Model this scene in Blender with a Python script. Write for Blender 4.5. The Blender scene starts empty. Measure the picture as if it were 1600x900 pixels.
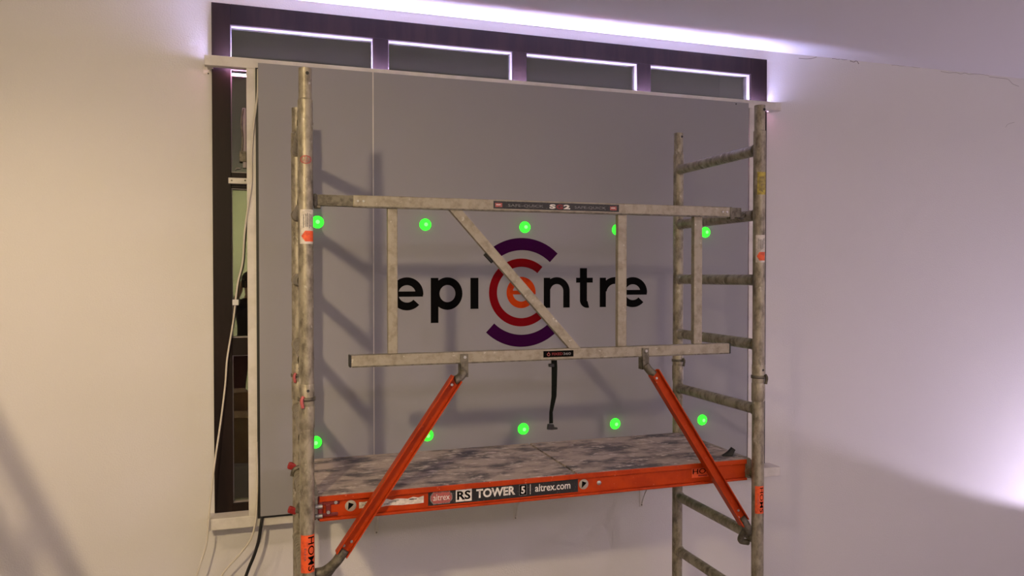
import bpy, bmesh, math, random
from mathutils import Vector, Matrix
random.seed(7)
PI = math.pi
scene = bpy.context.scene
COL = scene.collection

# ------------------------------------------------------------------ camera
H = 2.15                                  # camera height, m (the photographer stands on a low stage)
FPX, YAW, PITCH = 1190.0, math.radians(18.1), math.atan(20 / 1190.0)
cam_d = bpy.data.cameras.new('camera')
cam_d.sensor_width = 36.0
cam_d.lens = FPX / 1600.0 * 36.0
cam_d.clip_start = 0.02
cam = bpy.data.objects.new('camera', cam_d)
cam.location = (0, 0, H)
cam.rotation_euler = (PI / 2 - PITCH, 0, -YAW)
COL.objects.link(cam)
scene.camera = cam

# ------------------------------------------------------------------ world, exposure
w = bpy.data.worlds.new('night'); scene.world = w
w.use_nodes = True
w.node_tree.nodes['Background'].inputs[0].default_value = (0.10, 0.10, 0.13, 1)
w.node_tree.nodes['Background'].inputs[1].default_value = 0.05
vs = scene.view_settings
vs.view_transform = 'Standard'; vs.look = 'None'; vs.gamma = 1.0; vs.exposure = 0.5
vs.use_curve_mapping = False

# lamp strengths
SPOT_A = 250.0      # warm ceiling spotlight beside the photographer
SPOT_B = 42.0       # warm ceiling spotlight near the left wall
SPOT_C = 92.0       # cool purple floor light at the right
SPOT_D = 300.0      # ceiling light at the rear of the room
STRIP = 400.0       # LED strip behind the top batten
POS_A = Vector((-1.12, -0.44, H + 1.145))
POS_B = Vector((-1.40, 1.85, H + 1.12))
POS_C = Vector((5.62, 3.12, 0.19))
FILL = 24.0        # added fill panels, unseen at the rear of the room
POS_D = Vector((1.35, -2.2, H + 1.12))

# ------------------------------------------------------------------ helpers
_F = Vector((math.sin(YAW) * math.cos(PITCH), math.cos(YAW) * math.cos(PITCH), -math.sin(PITCH)))
_R = Vector((math.cos(YAW), -math.sin(YAW), 0))
_U = _R.cross(_F)
def P(px, py, Y):
    """point of the photograph's pixel at the real depth Y (m from the camera's plane)"""
    d = _F + _R * ((px - 800) / FPX) + _U * ((450 - py) / FPX)
    return Vector((0, 0, H)) + d * (Y / d.y)
def PZ(px, py, z):
    d = _F + _R * ((px - 800) / FPX) + _U * ((450 - py) / FPX)
    return Vector((0, 0, H)) + d * ((z - H) / d.z)

BASE = {}
def link(o, parent=None):
    COL.objects.link(o)
    if parent is not None:
        o.parent = parent
def tag(o, label=None, cat=None, group=None, kind=None):
    if label: o['label'] = label
    if cat: o['category'] = cat
    if group: o['group'] = group
    if kind: o['kind'] = kind
    return o
def thing(name, loc, label, cat, group=None):
    o = bpy.data.objects.new(name, None)
    o.empty_display_size = 0.1
    o.location = loc
    link(o); BASE[o] = Vector(loc)
    return tag(o, label, cat, group)
class MB:
    """collects shapes in world coordinates, builds one mesh object"""
    def __init__(self): self.v = []; self.f = []; self.m = []; self.s = []
    def add(self, verts, faces, mi=0, smooth=False):
        b = len(self.v); self.v += [Vector(p) for p in verts]
        for f in faces:
            self.f.append([b + i for i in f]); self.m.append(mi); self.s.append(smooth)
        return self
    def box(self, x0, x1, y0, y1, z0, z1, mi=0, bev=0.0):
        return self.obox(Matrix.Identity(4), x0, x1, y0, y1, z0, z1, mi, bev)
    def obox(self, M, x0, x1, y0, y1, z0, z1, mi=0, bev=0.0):
        bm = bmesh.new(); bmesh.ops.create_cube(bm, size=1)
        for v in bm.verts:
            v.co = Vector((x0 + (v.co.x + .5) * (x1 - x0), y0 + (v.co.y + .5) * (y1 - y0), z0 + (v.co.z + .5) * (z1 - z0)))
        if bev > 0:
            bmesh.ops.bevel(bm, geom=bm.edges[:], offset=bev, segments=2, affect='EDGES', profile=.5)
        bmesh.ops.recalc_face_normals(bm, faces=bm.faces)
        bm.verts.index_update()
        self.add([M @ v.co for v in bm.verts], [[v.index for v in f.verts] for f in bm.faces], mi)
        bm.free(); return self
    def tube(self, a, b, r, r2=None, n=20, mi=0, caps=True):
        a = Vector(a); b = Vector(b); r2 = r if r2 is None else r2
        d = (b - a).normalized()
        q = d.to_track_quat('Z', 'Y').to_matrix()
        vs_ = []
        for c, rr in ((a, r), (b, r2)):
            for i in range(n):
                t = 2 * PI * i / n
                vs_.append(c + q @ Vector((rr * math.cos(t), rr * math.sin(t), 0)))
        self.add(vs_, [[i, (i + 1) % n, n + (i + 1) % n, n + i] for i in range(n)], mi, True)
        if caps:
            self.add(vs_[:n], [list(range(n))[::-1]], mi); self.add(vs_[n:], [list(range(n))], mi)
        return self
    def path(self, pts, r, n=8, mi=0, sub=6):
        """smooth round cable through points (Catmull-Rom)"""
        p = [Vector(q) for q in pts]; p = [p[0] * 2 - p[1]] + p + [p[-1] * 2 - p[-2]]
        c = []
        for i in range(1, len(p) - 2):
            for k in range(sub):
                t = k / sub
                c.append(.5 * ((2 * p[i]) + (p[i + 1] - p[i - 1]) * t + (2 * p[i - 1] - 5 * p[i] + 4 * p[i + 1] - p[i + 2]) * t * t + (3 * p[i] - p[i - 1] - 3 * p[i + 1] + p[i + 2]) * t ** 3))
        c.append(p[-2])
        ref = Vector((0, 1, 0)); vs_ = []; fs = []
        for i, q in enumerate(c):
            d = (c[min(i + 1, len(c) - 1)] - c[max(i - 1, 0)]).normalized()
            s = d.cross(ref)
            if s.length < 1e-4: s = d.cross(Vector((1, 0, 0)))
            s.normalize(); u = s.cross(d)
            for k in range(n):
                t = 2 * PI * k / n
                vs_.append(q + s * (r * math.cos(t)) + u * (r * math.sin(t)))
        for i in range(len(c) - 1):
            for k in range(n):
                fs.append([i * n + k, i * n + (k + 1) % n, (i + 1) * n + (k + 1) % n, (i + 1) * n + k])
        fs += [list(range(n))[::-1], [(len(c) - 1) * n + k for k in range(n)]]
        return self.add(vs_, fs, mi, True)
    def lathe(self, prof, M=Matrix.Identity(4), n=24, mi=0):
        vs_ = []; fs = []
        for (r, z) in prof:
            for i in range(n):
                t = 2 * PI * i / n; vs_.append(M @ Vector((r * math.cos(t), r * math.sin(t), z)))
        for j in range(len(prof) - 1):
            for i in range(n):
                fs.append([j * n + i, j * n + (i + 1) % n, (j + 1) * n + (i + 1) % n, (j + 1) * n + i])
        return self.add(vs_, fs, mi, True)
    def prism(self, poly, M, t, mi=0):
        """2D polygon (local x, z) extruded along local y by t"""
        n = len(poly)
        vs_ = [M @ Vector((x, 0, z)) for x, z in poly] + [M @ Vector((x, t, z)) for x, z in poly]
        return self.add(vs_, [list(range(n)), [2 * n - 1 - i for i in range(n)]] + [[i, n + i, n + (i + 1) % n, (i + 1) % n] for i in range(n)], mi)
    def build(self, name, mats, parent=None, label=None):
        if parent is not None: off = BASE.get(parent, Vector((0, 0, 0)))
        else:
            lo = Vector([min(v[k] for v in self.v) for k in range(3)]); hi = Vector([max(v[k] for v in self.v) for k in range(3)])
            off = Vector(((lo.x + hi.x) / 2, (lo.y + hi.y) / 2, lo.z))
        me = bpy.data.meshes.new(name)
        me.from_pydata([tuple(v - off) for v in self.v], [], self.f)
        for p_, mi, sm in zip(me.polygons, self.m, self.s): p_.material_index = mi; p_.use_smooth = sm
        for m in (mats if isinstance(mats, (list, tuple)) else [mats]): me.materials.append(m)
        me.update()
        o = bpy.data.objects.new(name, me)
        if parent is None: o.location = off
        link(o, parent); BASE[o] = off
        if label: o['label'] = label
        return o

# 2D helpers for print
def arc(cx, cz, r0, r1, a0, a1, n=28, sx=1.0):
    v = []; f = []
    for i in range(n + 1):
        t = math.radians(a0 + (a1 - a0) * i / n)
        v += [(cx + sx * r0 * math.cos(t), cz + r0 * math.sin(t)), (cx + sx * r1 * math.cos(t), cz + r1 * math.sin(t))]
    for i in range(n): f.append([2 * i, 2 * i + 1, 2 * i + 3, 2 * i + 2])
    return v, f
def rect(x0, x1, z0, z1): return [(x0, z0), (x1, z0), (x1, z1), (x0, z1)], [[0, 1, 2, 3]]
_tc = {}
def text2d(s, bold=0.0):
    """string -> flat 2D mesh normalised to cap height 1, starting at x = 0"""
    if (s, bold) in _tc: return _tc[(s, bold)]
    cu = bpy.data.curves.new('t', 'FONT'); cu.body = s; cu.size = 1.0; cu.offset = bold; cu.resolution_u = 3
    o = bpy.data.objects.new('t', cu); COL.objects.link(o)
    me = bpy.data.meshes.new_from_object(o.evaluated_get(bpy.context.evaluated_depsgraph_get()))
    v = [(p.co.x, p.co.y) for p in me.vertices]; f = [list(p.vertices) for p in me.polygons]
    bpy.data.objects.remove(o); bpy.data.meshes.remove(me); bpy.data.curves.remove(cu)
    x0 = min(a for a, b in v); cap = 0.70
    v = [((a - x0) / cap, b / cap) for a, b in v]
    _tc[(s, bold)] = (v, f); return v, f
def subdiv(v, f, mx):
    """split long edges so that flat print can bend round a tube"""
    bm = bmesh.new(); bv = [bm.verts.new((a, b, 0)) for a, b in v]
    for q in f:
        try: bm.faces.new([bv[i] for i in q])
        except ValueError: pass
    bmesh.ops.triangulate(bm, faces=bm.faces[:])
    for _ in range(4):
        ed = [e for e in bm.edges if e.calc_length() > mx]
        if not ed: break
        bmesh.ops.subdivide_edges(bm, edges=ed, cuts=1)
        bmesh.ops.triangulate(bm, faces=bm.faces[:])
    bm.verts.index_update()
    r = ([(a.co.x, a.co.y) for a in bm.verts], [[a.index for a in q.verts] for q in bm.faces]); bm.free(); return r
def put_text(mb, s, x0, x1, z0, z1, fn, mi, bold=0.0):
    """fit the string into the rectangle; fn maps (x, z) to a world point"""
    v, f = text2d(s, bold)
    wx = max(a for a, b in v); lo = min(0, min(b for a, b in v)); hi = max(b for a, b in v)
    mb.add([fn(x0 + a / wx * (x1 - x0), z0 + (b - lo) / (hi - lo) * (z1 - z0)) for a, b in v], f, mi)

# ------------------------------------------------------------------ materials
def mat(name, col, rough=.6, metal=0.0, col2=None, scale=20, lo=.45, hi=.6, detail=6, bump=0.0, bscale=80, stretch=None, spec=.5, emit=None, estr=0.0, col3=None, scale3=60, lo3=.62, hi3=.68):
    m = bpy.data.materials.new(name); m.use_nodes = True
    nt = m.node_tree; bs = nt.nodes['Principled BSDF']
    bs.inputs['Base Color'].default_value = (*col, 1); bs.inputs['Roughness'].default_value = rough
    bs.inputs['Metallic'].default_value = metal; bs.inputs['Specular IOR Level'].default_value = spec
    if emit: bs.inputs['Emission Color'].default_value = (*emit, 1); bs.inputs['Emission Strength'].default_value = estr
    tc = None
    def coords():
        nonlocal tc
        if tc is None:
            t = nt.nodes.new('ShaderNodeTexCoord'); mp = nt.nodes.new('ShaderNodeMapping')
            if stretch: mp.inputs['Scale'].default_value = stretch
            nt.links.new(t.outputs['Object'], mp.inputs['Vector']); tc = mp
        return tc.outputs['Vector']
    last = None
    for (c2, sc, l_, h_) in ((col2, scale, lo, hi), (col3, scale3, lo3, hi3)):
        if c2 is None: continue
        n = nt.nodes.new('ShaderNodeTexNoise'); n.inputs['Scale'].default_value = sc; n.inputs['Detail'].default_value = detail
        n.inputs['Roughness'].default_value = .62
        nt.links.new(coords(), n.inputs['Vector'])
        r = nt.nodes.new('ShaderNodeMapRange'); r.inputs['From Min'].default_value = l_; r.inputs['From Max'].default_value = h_
        nt.links.new(n.outputs['Fac'], r.inputs['Value'])
        mx = nt.nodes.new('ShaderNodeMix'); mx.data_type = 'RGBA'
        mx.inputs['A'].default_value = (*col, 1); mx.inputs['B'].default_value = (*c2, 1)
        if last is not None: nt.links.new(last, mx.inputs['A'])
        nt.links.new(r.outputs['Result'], mx.inputs['Factor'])
        last = mx.outputs['Result']
    if last is not None: nt.links.new(last, bs.inputs['Base Color'])
    if bump:
        n = nt.nodes.new('ShaderNodeTexNoise'); n.inputs['Scale'].default_value = bscale; n.inputs['Detail'].default_value = 4
        nt.links.new(coords(), n.inputs['Vector'])
        b = nt.nodes.new('ShaderNodeBump'); b.inputs['Strength'].default_value = bump; b.inputs['Distance'].default_value = .004
        nt.links.new(n.outputs['Fac'], b.inputs['Height']); nt.links.new(b.outputs['Normal'], bs.inputs['Normal'])
    return m
def emat(name, col, s):
    m = bpy.data.materials.new(name); m.use_nodes = True; nt = m.node_tree
    nt.nodes.remove(nt.nodes['Principled BSDF'])
    e = nt.nodes.new('ShaderNodeEmission'); e.inputs[0].default_value = (*col, 1); e.inputs[1].default_value = s
    nt.links.new(e.outputs[0], nt.nodes['Material Output'].inputs[0]); return m
def glass(name, refl=.3, dust=.12, dustcol=(.5, .48, .44)):
    m = bpy.data.materials.new(name); m.use_nodes = True; nt = m.node_tree
    nt.nodes.remove(nt.nodes['Principled BSDF'])
    tr = nt.nodes.new('ShaderNodeBsdfTransparent'); tr.inputs[0].default_value = (.8, .83, .8, 1)
    gl = nt.nodes.new('ShaderNodeBsdfGlossy'); gl.inputs['Roughness'].default_value = .012; gl.inputs[0].default_value = (.92, 1, .82, 1)
    df = nt.nodes.new('ShaderNodeBsdfDiffuse'); df.inputs[0].default_value = (*dustcol, 1)
    m1 = nt.nodes.new('ShaderNodeMixShader'); m1.inputs[0].default_value = refl
    nt.links.new(tr.outputs[0], m1.inputs[1]); nt.links.new(gl.outputs[0], m1.inputs[2])
    m2 = nt.nodes.new('ShaderNodeMixShader')
    tc = nt.nodes.new('ShaderNodeTexCoord'); n = nt.nodes.new('ShaderNodeTexNoise'); n.inputs['Scale'].default_value = 60; n.inputs['Detail'].default_value = 6
    nt.links.new(tc.outputs['Object'], n.inputs['Vector'])
    r = nt.nodes.new('ShaderNodeMapRange'); r.inputs['From Min'].default_value = .3; r.inputs['From Max'].default_value = .75
    r.inputs['To Min'].default_value = dust * .5; r.inputs['To Max'].default_value = dust * 1.6
    nt.links.new(n.outputs['Fac'], r.inputs['Value']); nt.links.new(r.outputs['Result'], m2.inputs[0])
    nt.links.new(m1.outputs[0], m2.inputs[1]); nt.links.new(df.outputs[0], m2.inputs[2])
    nt.links.new(m2.outputs[0], nt.nodes['Material Output'].inputs[0]); return m

M = {}
M['wall'] = mat('white_plaster', (.655, .64, .625), .85, bump=.35, bscale=140, spec=.2)
M['ceiling'] = mat('ceiling_paint', (.60, .575, .57), .9, bump=.15, bscale=60, spec=.2)
M['wall_rear'] = mat('olive_wall', (.62, .64, .42), .85)
M['floor'] = mat('floor_concrete', (.24, .21, .19), .7, col2=(.17, .15, .13), scale=3)
M['stage'] = mat('stage_boards', (.50, .45, .43), .7, col2=(.42, .37, .35), scale=3)
M['brown'] = mat('dark_brown_wood', (.011, .006, .006), .5, col2=(.017, .009, .008), scale=14, stretch=(1, 1, .12), spec=.15)
M['bead'] = mat('pale_bead', (.30, .26, .27), .5)
M['batten'] = mat('white_batten', (.68, .655, .61), .6, col2=(.60, .575, .53), scale=9, bump=.1)
M['board'] = mat('grey_board', (.300, .298, .318), .6, spec=.2)
M['black'] = mat('black_plastic', (.008, .008, .009), .5)
M['strap'] = mat('black_webbing', (.006, .008, .006), .9, bump=.4, bscale=400, spec=.1)
M['print_black'] = mat('black_vinyl', (.002, .002, .002), .7, spec=.05)
M['purple'] = mat('purple_vinyl', (.034, .0005, .040), .7, spec=.06)
M['red'] = mat('red_vinyl', (.185, .0015, .005), .7, spec=.06)
M['orange_v'] = mat('orange_vinyl', (.50, .050, .006), .7, spec=.06, col2=(.30, .01, .01), scale=3, lo=.5, hi=.6)
M['alu'] = mat('worn_aluminium', (.36, .325, .245), .45, .35, col2=(.13, .112, .08), scale=38, lo=.42, hi=.68, bump=.25, bscale=120, stretch=(1, 1, .5), col3=(.62, .58, .50), scale3=34, lo3=.62, hi3=.72)
M['alu_bar'] = mat('brushed_aluminium', (.315, .285, .22), .5, .35, col2=(.20, .172, .12), scale=30, lo=.45, hi=.7, bump=.15, bscale=160, col3=(.50, .47, .40), scale3=50, lo3=.64, hi3=.72)
M['cast'] = mat('grey_casting', (.17, .155, .12), .55, .5, col2=(.09, .08, .06), scale=40)
M['orange'] = mat('orange_paint', (.44, .046, .005), .42, col2=(.36, .034, .004), scale=12, col3=(.66, .22, .12), scale3=55, lo3=.66, hi3=.74, spec=.15)
M['redcast'] = mat('red_casting', (.17, .012, .010), .5, col2=(.12, .008, .008), scale=50)
M['redclip'] = mat('red_plastic', (.30, .012, .014), .5)
M['pinkclip'] = mat('faded_red_plastic', (.45, .10, .10), .5)
M['deck'] = mat('stained_plywood', (.42, .35, .285), .8, col2=(.10, .09, .09), scale=6, lo=.44, hi=.60, detail=10, bump=.2, bscale=60, stretch=(1, 1.7, 1), col3=(.62, .55, .46), scale3=18, lo3=.55, hi3=.66)
M['white'] = mat('white_sticker', (.66, .62, .56), .6, col2=(.5, .46, .40), scale=60)
M['badge'] = mat('grey_badge', (.36, .33, .28), .6)
M['offwhite'] = mat('worn_white_print', (.72, .70, .66), .6, col2=(.40, .36, .33), scale=120, lo=.55, hi=.62)
M['grey_print'] = mat('grey_print', (.22, .21, .21), .6, col2=(.05, .05, .05), scale=200, lo=.5, hi=.6)
M['black_label'] = mat('scuffed_black_label', (.006, .006, .006), .5, col2=(.10, .09, .085), scale=160, lo=.60, hi=.68)
M['label_red'] = mat('faded_red_print', (.42, .09, .08), .6, col2=(.22, .08, .07), scale=160)
M['label_dkred'] = mat('dark_red_print', (.20, .010, .012), .6)
M['sticker_orange'] = mat('orange_sticker', (.80, .105, .02), .5, col2=(.6, .07, .02), scale=50)
M['yellow'] = mat('yellow_sticker', (.50, .40, .06), .6, col2=(.30, .23, .05), scale=90)
M['cable'] = mat('white_cable', (.62, .58, .50), .5)
M['steel'] = mat('zinc_steel', (.42, .42, .42), .4, .7)
M['green_led'] = emat('green_led', (.022, 1.0, .018), 2.6)
M['green_core'] = emat('green_led_core', (.10, 1.0, .09), 2.6)
M['led_strip'] = emat('blue_white_led_row', (.52, .52, 1.0), STRIP)
M['led_pink'] = emat('pink_led_row', (1.0, .36, .66), STRIP * .22)
M['glass'] = glass('dusty_window_glass', .17, .006, (.5, .42, .38))
M['dark_out'] = mat('night_outside', (.02, .02, .02), .9)
M['crack'] = mat('dark_crack', (.17, .145, .14), .9)
M['fill_light'] = emat('fill_light', (1.0, .80, 1.0), FILL)
M['lamp_body'] = mat('white_lamp_body', (.6, .6, .6), .4)
M['bulb'] = emat('warm_bulb', (1, .75, .45), 12.0)
M['bulb_cool'] = emat('cool_bulb', (.7, .65, 1), 12.0)
M['cardboard'] = mat('cardboard', (.36, .23, .12), .85, col2=(.28, .17, .09), scale=8)
M['tape'] = mat('brown_tape', (.30, .20, .10), .3)
M['skin'] = mat('skin', (.55, .32, .21), .5)
M['shirt'] = mat('black_shirt', (.012, .010, .014), .9)
M['hair'] = mat('dark_hair', (.012, .009, .008), .6)
M['trousers'] = mat('maroon_trousers', (.10, .025, .03), .9)

# ------------------------------------------------------------------ setting
YW = 3.82                     # wall face
ZC = P(764, 33, YW).z         # ceiling height
XL, XR, YR = -1.62, 6.4, -3.6
wx0, wx1 = P(333, 400, YW).x, P(1195, 400, YW).x
wz1 = (P(333, 3, YW).z + P(1195, 95, YW).z) / 2
wz0 = P(333, 803, YW).z
WT = .13                      # wall thickness
mb = MB()
mb.box(XL, wx0, YW, YW + WT, 0, ZC); mb.box(wx1, XR, YW, YW + WT, 0, ZC)
mb.box(wx0, wx1, YW, YW + WT, 0, wz0); mb.box(wx0, wx1, YW, YW + WT, wz1, ZC)
wall = tag(mb.build('wall_back', M['wall']), kind='structure')
tag(MB().box(XL - .1, XR + .1, YR - .1, YW + WT, ZC, ZC + .1).build('ceiling', M['ceiling']), kind='structure')
tag(MB().box(XL - .1, XR + .1, YR - .1, YW + WT, -.1, 0).build('floor', M['floor']), kind='structure')
tag(MB().box(XL - .1, XL, YR, YW, 0, ZC).build('wall_left', M['wall']), kind='structure')
tag(MB().box(XR, XR + .1, YR, YW, 0, ZC).build('wall_right', M['wall']), kind='structure')
tag(MB().box(XL, XR, YR - .1, YR, 0, ZC).build('wall_rear', M['wall_rear']), kind='structure')

tag(MB().box(XL, XR, YR, .75, 0, .50, bev=.004).build('floor_stage', M['stage']), kind='structure')
def crack(pts, r=.0016):
    mb = MB(); q = [P(x, y, YW + .0004) for x, y in pts]
    mb.path(q, r * .75, 5, 0, 3); mb.build('crack', M['crack'], wall)
def jag(x0, y0, x1, y1, n, a):
    return [(x0 + (x1 - x0) * i / n, y0 + (y1 - y0) * i / n + random.uniform(-a, a)) for i in range(n + 1)]
crack([(1248, 91), (1260, 92), (1270, 91), (1276, 89)], .0022)
crack(jag(1300, 92, 1326, 94, 6, 1.0), .002)
crack([(1328, 95), (1334, 97), (1338, 95), (1342, 100)], .003)
crack(jag(1393, 102, 1440, 106, 7, .7), .0013)
crack(jag(1470, 112, 1545, 118, 12, 1.0), .0016)
crack([(1545, 120), (1562, 122), (1575, 124), (1582, 131), (1592, 135)], .0018)
crack([(1571, 199), (1575, 194), (1585, 191)], .0013)

# window: dark brown frame, pale beads, dusty reflecting panes
YF = YW - .012                # frame face, a little proud
win = tag(bpy.data.objects.new('window_1', None), kind='structure')
win.location = ((wx0 + wx1) / 2, YW, wz0); link(win); BASE[win] = Vector(win.location)
win['label'] = 'dark brown framed window with dusty panes behind the grey logo board'
fx0 = P(362, 400, YF).x; fx1 = P(1172, 400, YF).x
mul = [(P(a, 100, YF).x, P(b, 100, YF).x) for a, b in ((583, 607), (801, 823), (997, 1017))]
tz1 = (P(362, 37, YF).z + P(1172, 117, YF).z) / 2           # underside of the head
tb1, tb0 = P(375, 94, YF).z, P(375, 108, YF).z              # transom bar, hidden by the batten
b1t, b1b = P(375, 270, YF).z, P(375, 294, YF).z
b2t, b2b = P(375, 528, YF).z, P(375, 555, YF).z
sz = P(375, 786, YF).z
D = .07
def bar(name, x0, x1, z0, z1):
    MB().box(x0, x1, YF, YW + D, z0, z1, bev=.002).build(name, M['brown'], win)
bar('frame_stile', wx0, fx0, wz0, wz1); bar('frame_stile', fx1, wx1, wz0, wz1)
bar('frame_head', fx0, fx1, tz1, wz1); bar('frame_sill', fx0, fx1, wz0, sz)
bar('transom_bar', fx0, fx1, tb0, tb1)
for a, b in mul:
    bar('mullion', a, b, tb1, tz1); bar('mullion', a, b, sz, tb0)
cols = [fx0] + [x for p in mul for x in p] + [fx1]
cols = [(cols[2 * i], cols[2 * i + 1]) for i in range(4)]
for a, b in cols:
    bar('glazing_bar', a, b, b1b, b1t); bar('glazing_bar', a, b, b2b, b2t)
rows = [(tb1, tz1), (b1t, tb0), (b2t, b1b), (sz, b2b)]
for (a, b) in cols:
    for (z0, z1) in rows:
        t = .0045; y0, y1 = YW + .002, YW + .03
        g = MB()
        g.box(a, a + t * .7, y0, y1, z0, z1); g.box(b - t * .7, b, y0, y1, z0, z1)
        g.box(a + t * .7, b - t * .7, y0, y1, z0, z0 + t); g.box(a + t * .7, b - t * .7, y0, y1, z1 - t, z1)
        bd = g.build('bead', M['bead'], win)
        MB().box(a, b, YW + .026, YW + .031, z0, z1).build('pane', M['glass'], win)
# metal stay in the narrow upper left pane
g = MB()
p0, p1 = P(379, 168, YW), P(384, 262, YW)
g.box(p0.x, p1.x + .002, YW + .004, YW + .02, p1.z, p0.z, bev=.002)
st = g.build('window_stay', M['bead'], win)
g = MB(); a, b = P(374, 236, YW), P(385, 253, YW)
g.box(a.x, b.x, YW - .004, YW + .012, b.z, a.z, bev=.002)
g.path([P(378, 240, YW), P(379, 215, YW), P(377, 190, YW), P(380, 170, YW)], .005)
g.build('stay_catch', M['cast'], st)
g = MB(); g.path([P(368, 265, YW + .01), P(370, 263, YW + .01), P(376, 263.5, YW + .01)], .002)
g.build('stay_hook', M['bead'], st)

# outside: dark void behind the window
tag(MB().box(wx0 - 1, wx1 + 1, YW + 2.0, YW + 2.1, 0, ZC + .5).build('wall_outside', M['dark_out']), kind='structure')

# ------------------------------------------------------------------ battens, ledge, brackets around the board
YB0, YB1 = 3.715, 3.755       # batten depth range
YS = 3.695                    # board face
rz1 = (P(330, 84, YB0).z + P(1200, 160, YB0).z) / 2
rz0 = rz1 - .046
rx0, rx1 = P(319, 90, YB0).x, P(1221, 168, YB0).x
top = MB().box(rx0, rx1, YB0, YB1, rz0, rz1, bev=.002).build('timber_batten', M['batten'])
tag(top, 'long white horizontal batten across the top of the grey logo board', 'batten', 'white battens holding the board')
# its fixing lugs on the wall
for px, py, px2, py2 in ((317, 100, 330, 117), (1203, 157, 1212, 163)):
    a, b = P(px, py, YW), P(px2, py2, YW)
    g = MB(); g.box(a.x, b.x, YW - .003, YW, b.z, a.z, bev=.001)
    l = g.build('fixing_plate', M['batten'], top)
    if py == 100:
        for y in (107.5, 115):
            c = P(325.5, y, YW - .003); MB().tube(c, c + Vector((0, -.003, 0)), .0035, n=10).build('screw', M['black'], l)
# spacers tying the batten back to the wall
for x in (rx0 + .02, rx1 - .02):
    MB().box(x - .012, x + .012, YB1, YW, rz0 + .006, rz1 - .006).build('spacer', M['batten'], top)

lz1 = P(327, 812, YB0).z; lz0 = P(327, 830, YB0).z
ledge = MB().box(P(323, 820, YB0).x, P(1219, 752, YB0).x, YB0, YW, lz0, lz1, bev=.003).build('timber_ledge', M['batten'])
tag(ledge, 'white timber ledge under the bottom edge of the grey logo board', 'ledge')
bx0, bx1 = P(387, 500, YB0).x, P(402, 500, YB0).x
lb = MB().box(bx0, bx1, YB0 + .001, YB1, lz1, rz0, bev=.0015).build('timber_batten', M['batten'])
tag(lb, 'white vertical batten left of the board, over the narrow window panes', 'batten', 'white battens holding the board')
q0, q1 = P(1170, 450, YB0).x, P(1177.5, 450, YB0).x
rb = MB().box(q0, q1, YB0 + .001, YB1, lz1, rz0, bev=.0015).build('timber_batten', M['batten'])
tag(rb, 'white vertical batten along the right edge of the board', 'batten', 'white battens holding the board')
a, b = P(357, 278, 3.79), P(387, 288, 3.79)
cs = MB().box(a.x, b.x + .03, 3.775, YF, b.z, a.z, bev=.0015).build('timber_cleat', M['batten'])
tag(cs, 'short white cleat screwed to the window frame at the left', 'cleat')
for px in (362, 383):
    c = P(px, 282, 3.775); MB().tube(c, c + Vector((0, -.002, 0)), .004, n=10).build('screw', M['cast'], cs)
a, b = P(1174, 332, 3.79), P(1180, 341, 3.79)
cs = MB().box(a.x - .03, b.x, 3.775, YF, b.z, a.z, bev=.0015).build('timber_cleat', M['batten'])
tag(cs, 'small white cleat on the window frame beside the right batten', 'cleat')

for i, (px, w_) in enumerate(((588, 'below the left end of the platform'), (805, 'below the middle of the platform'), (1002, 'below the platform near the right rear upright'))):
    x = P(px, 800, YW).x
    t = thing('shelf_bracket', (x, YW, lz0 - .13), 'small grey shelf bracket under the white ledge, ' + w_, 'bracket', 'brackets under the ledge')
    MB().box(x - .011, x + .011, YW - .003, YW, lz0 - .13, lz0, bev=.001).build('wall_leg', M['batten'], t)
    MB().box(x - .011, x + .011, YB0 + .015, YW - .003, lz0 - .003, lz0, bev=.001).build('shelf_leg', M['batten'], t)
    m = Matrix.Translation((x - .002, 0, 0)) @ Matrix.Rotation(PI / 2, 4, 'Z')
    g = MB(); g.path([(x, YB0 + .03, lz0 - .006), (x, YW - .04, lz0 - .05), (x, YW - .006, lz0 - .11)], .0035)
    g.build('brace_rod', M['batten'], t)
    c = Vector((x, YW - .003, lz0 - .12)); MB().tube(c, c + Vector((0, -.003, 0)), .004, n=10).build('screw', M['cast'], t)

# LED strip hidden behind the top batten: the purple-white glow on wall and ceiling
ls = thing('led_strip', ((rx0 + rx1) / 2, YB1 + .003, rz1 - .03), 'glowing purple white LED strip behind the top batten under the ceiling', 'LED strip')
MB().box(rx0 + .02, rx1 - .02, YB1 + .0005, YB1 + .014, rz1 - .036, rz1 - .026).build('strip_channel', M['lamp_body'], ls)
MB().add([(rx0 + .09, YB1 + .002, rz1 - .025), (rx1 - .06, YB1 + .002, rz1 - .025), (rx1 - .06, YB1 + .012, rz1 - .025), (rx0 + .09, YB1 + .012, rz1 - .025)], [[0, 1, 2, 3]]).build('diode_row', M['led_strip'], ls)
MB().box(rx0 + .09, rx1 - .06, YB1 + .0142, YB1 + .0165, rz1 - .034, rz1 - .028).build('diode_row', M['led_pink'], ls)

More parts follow.
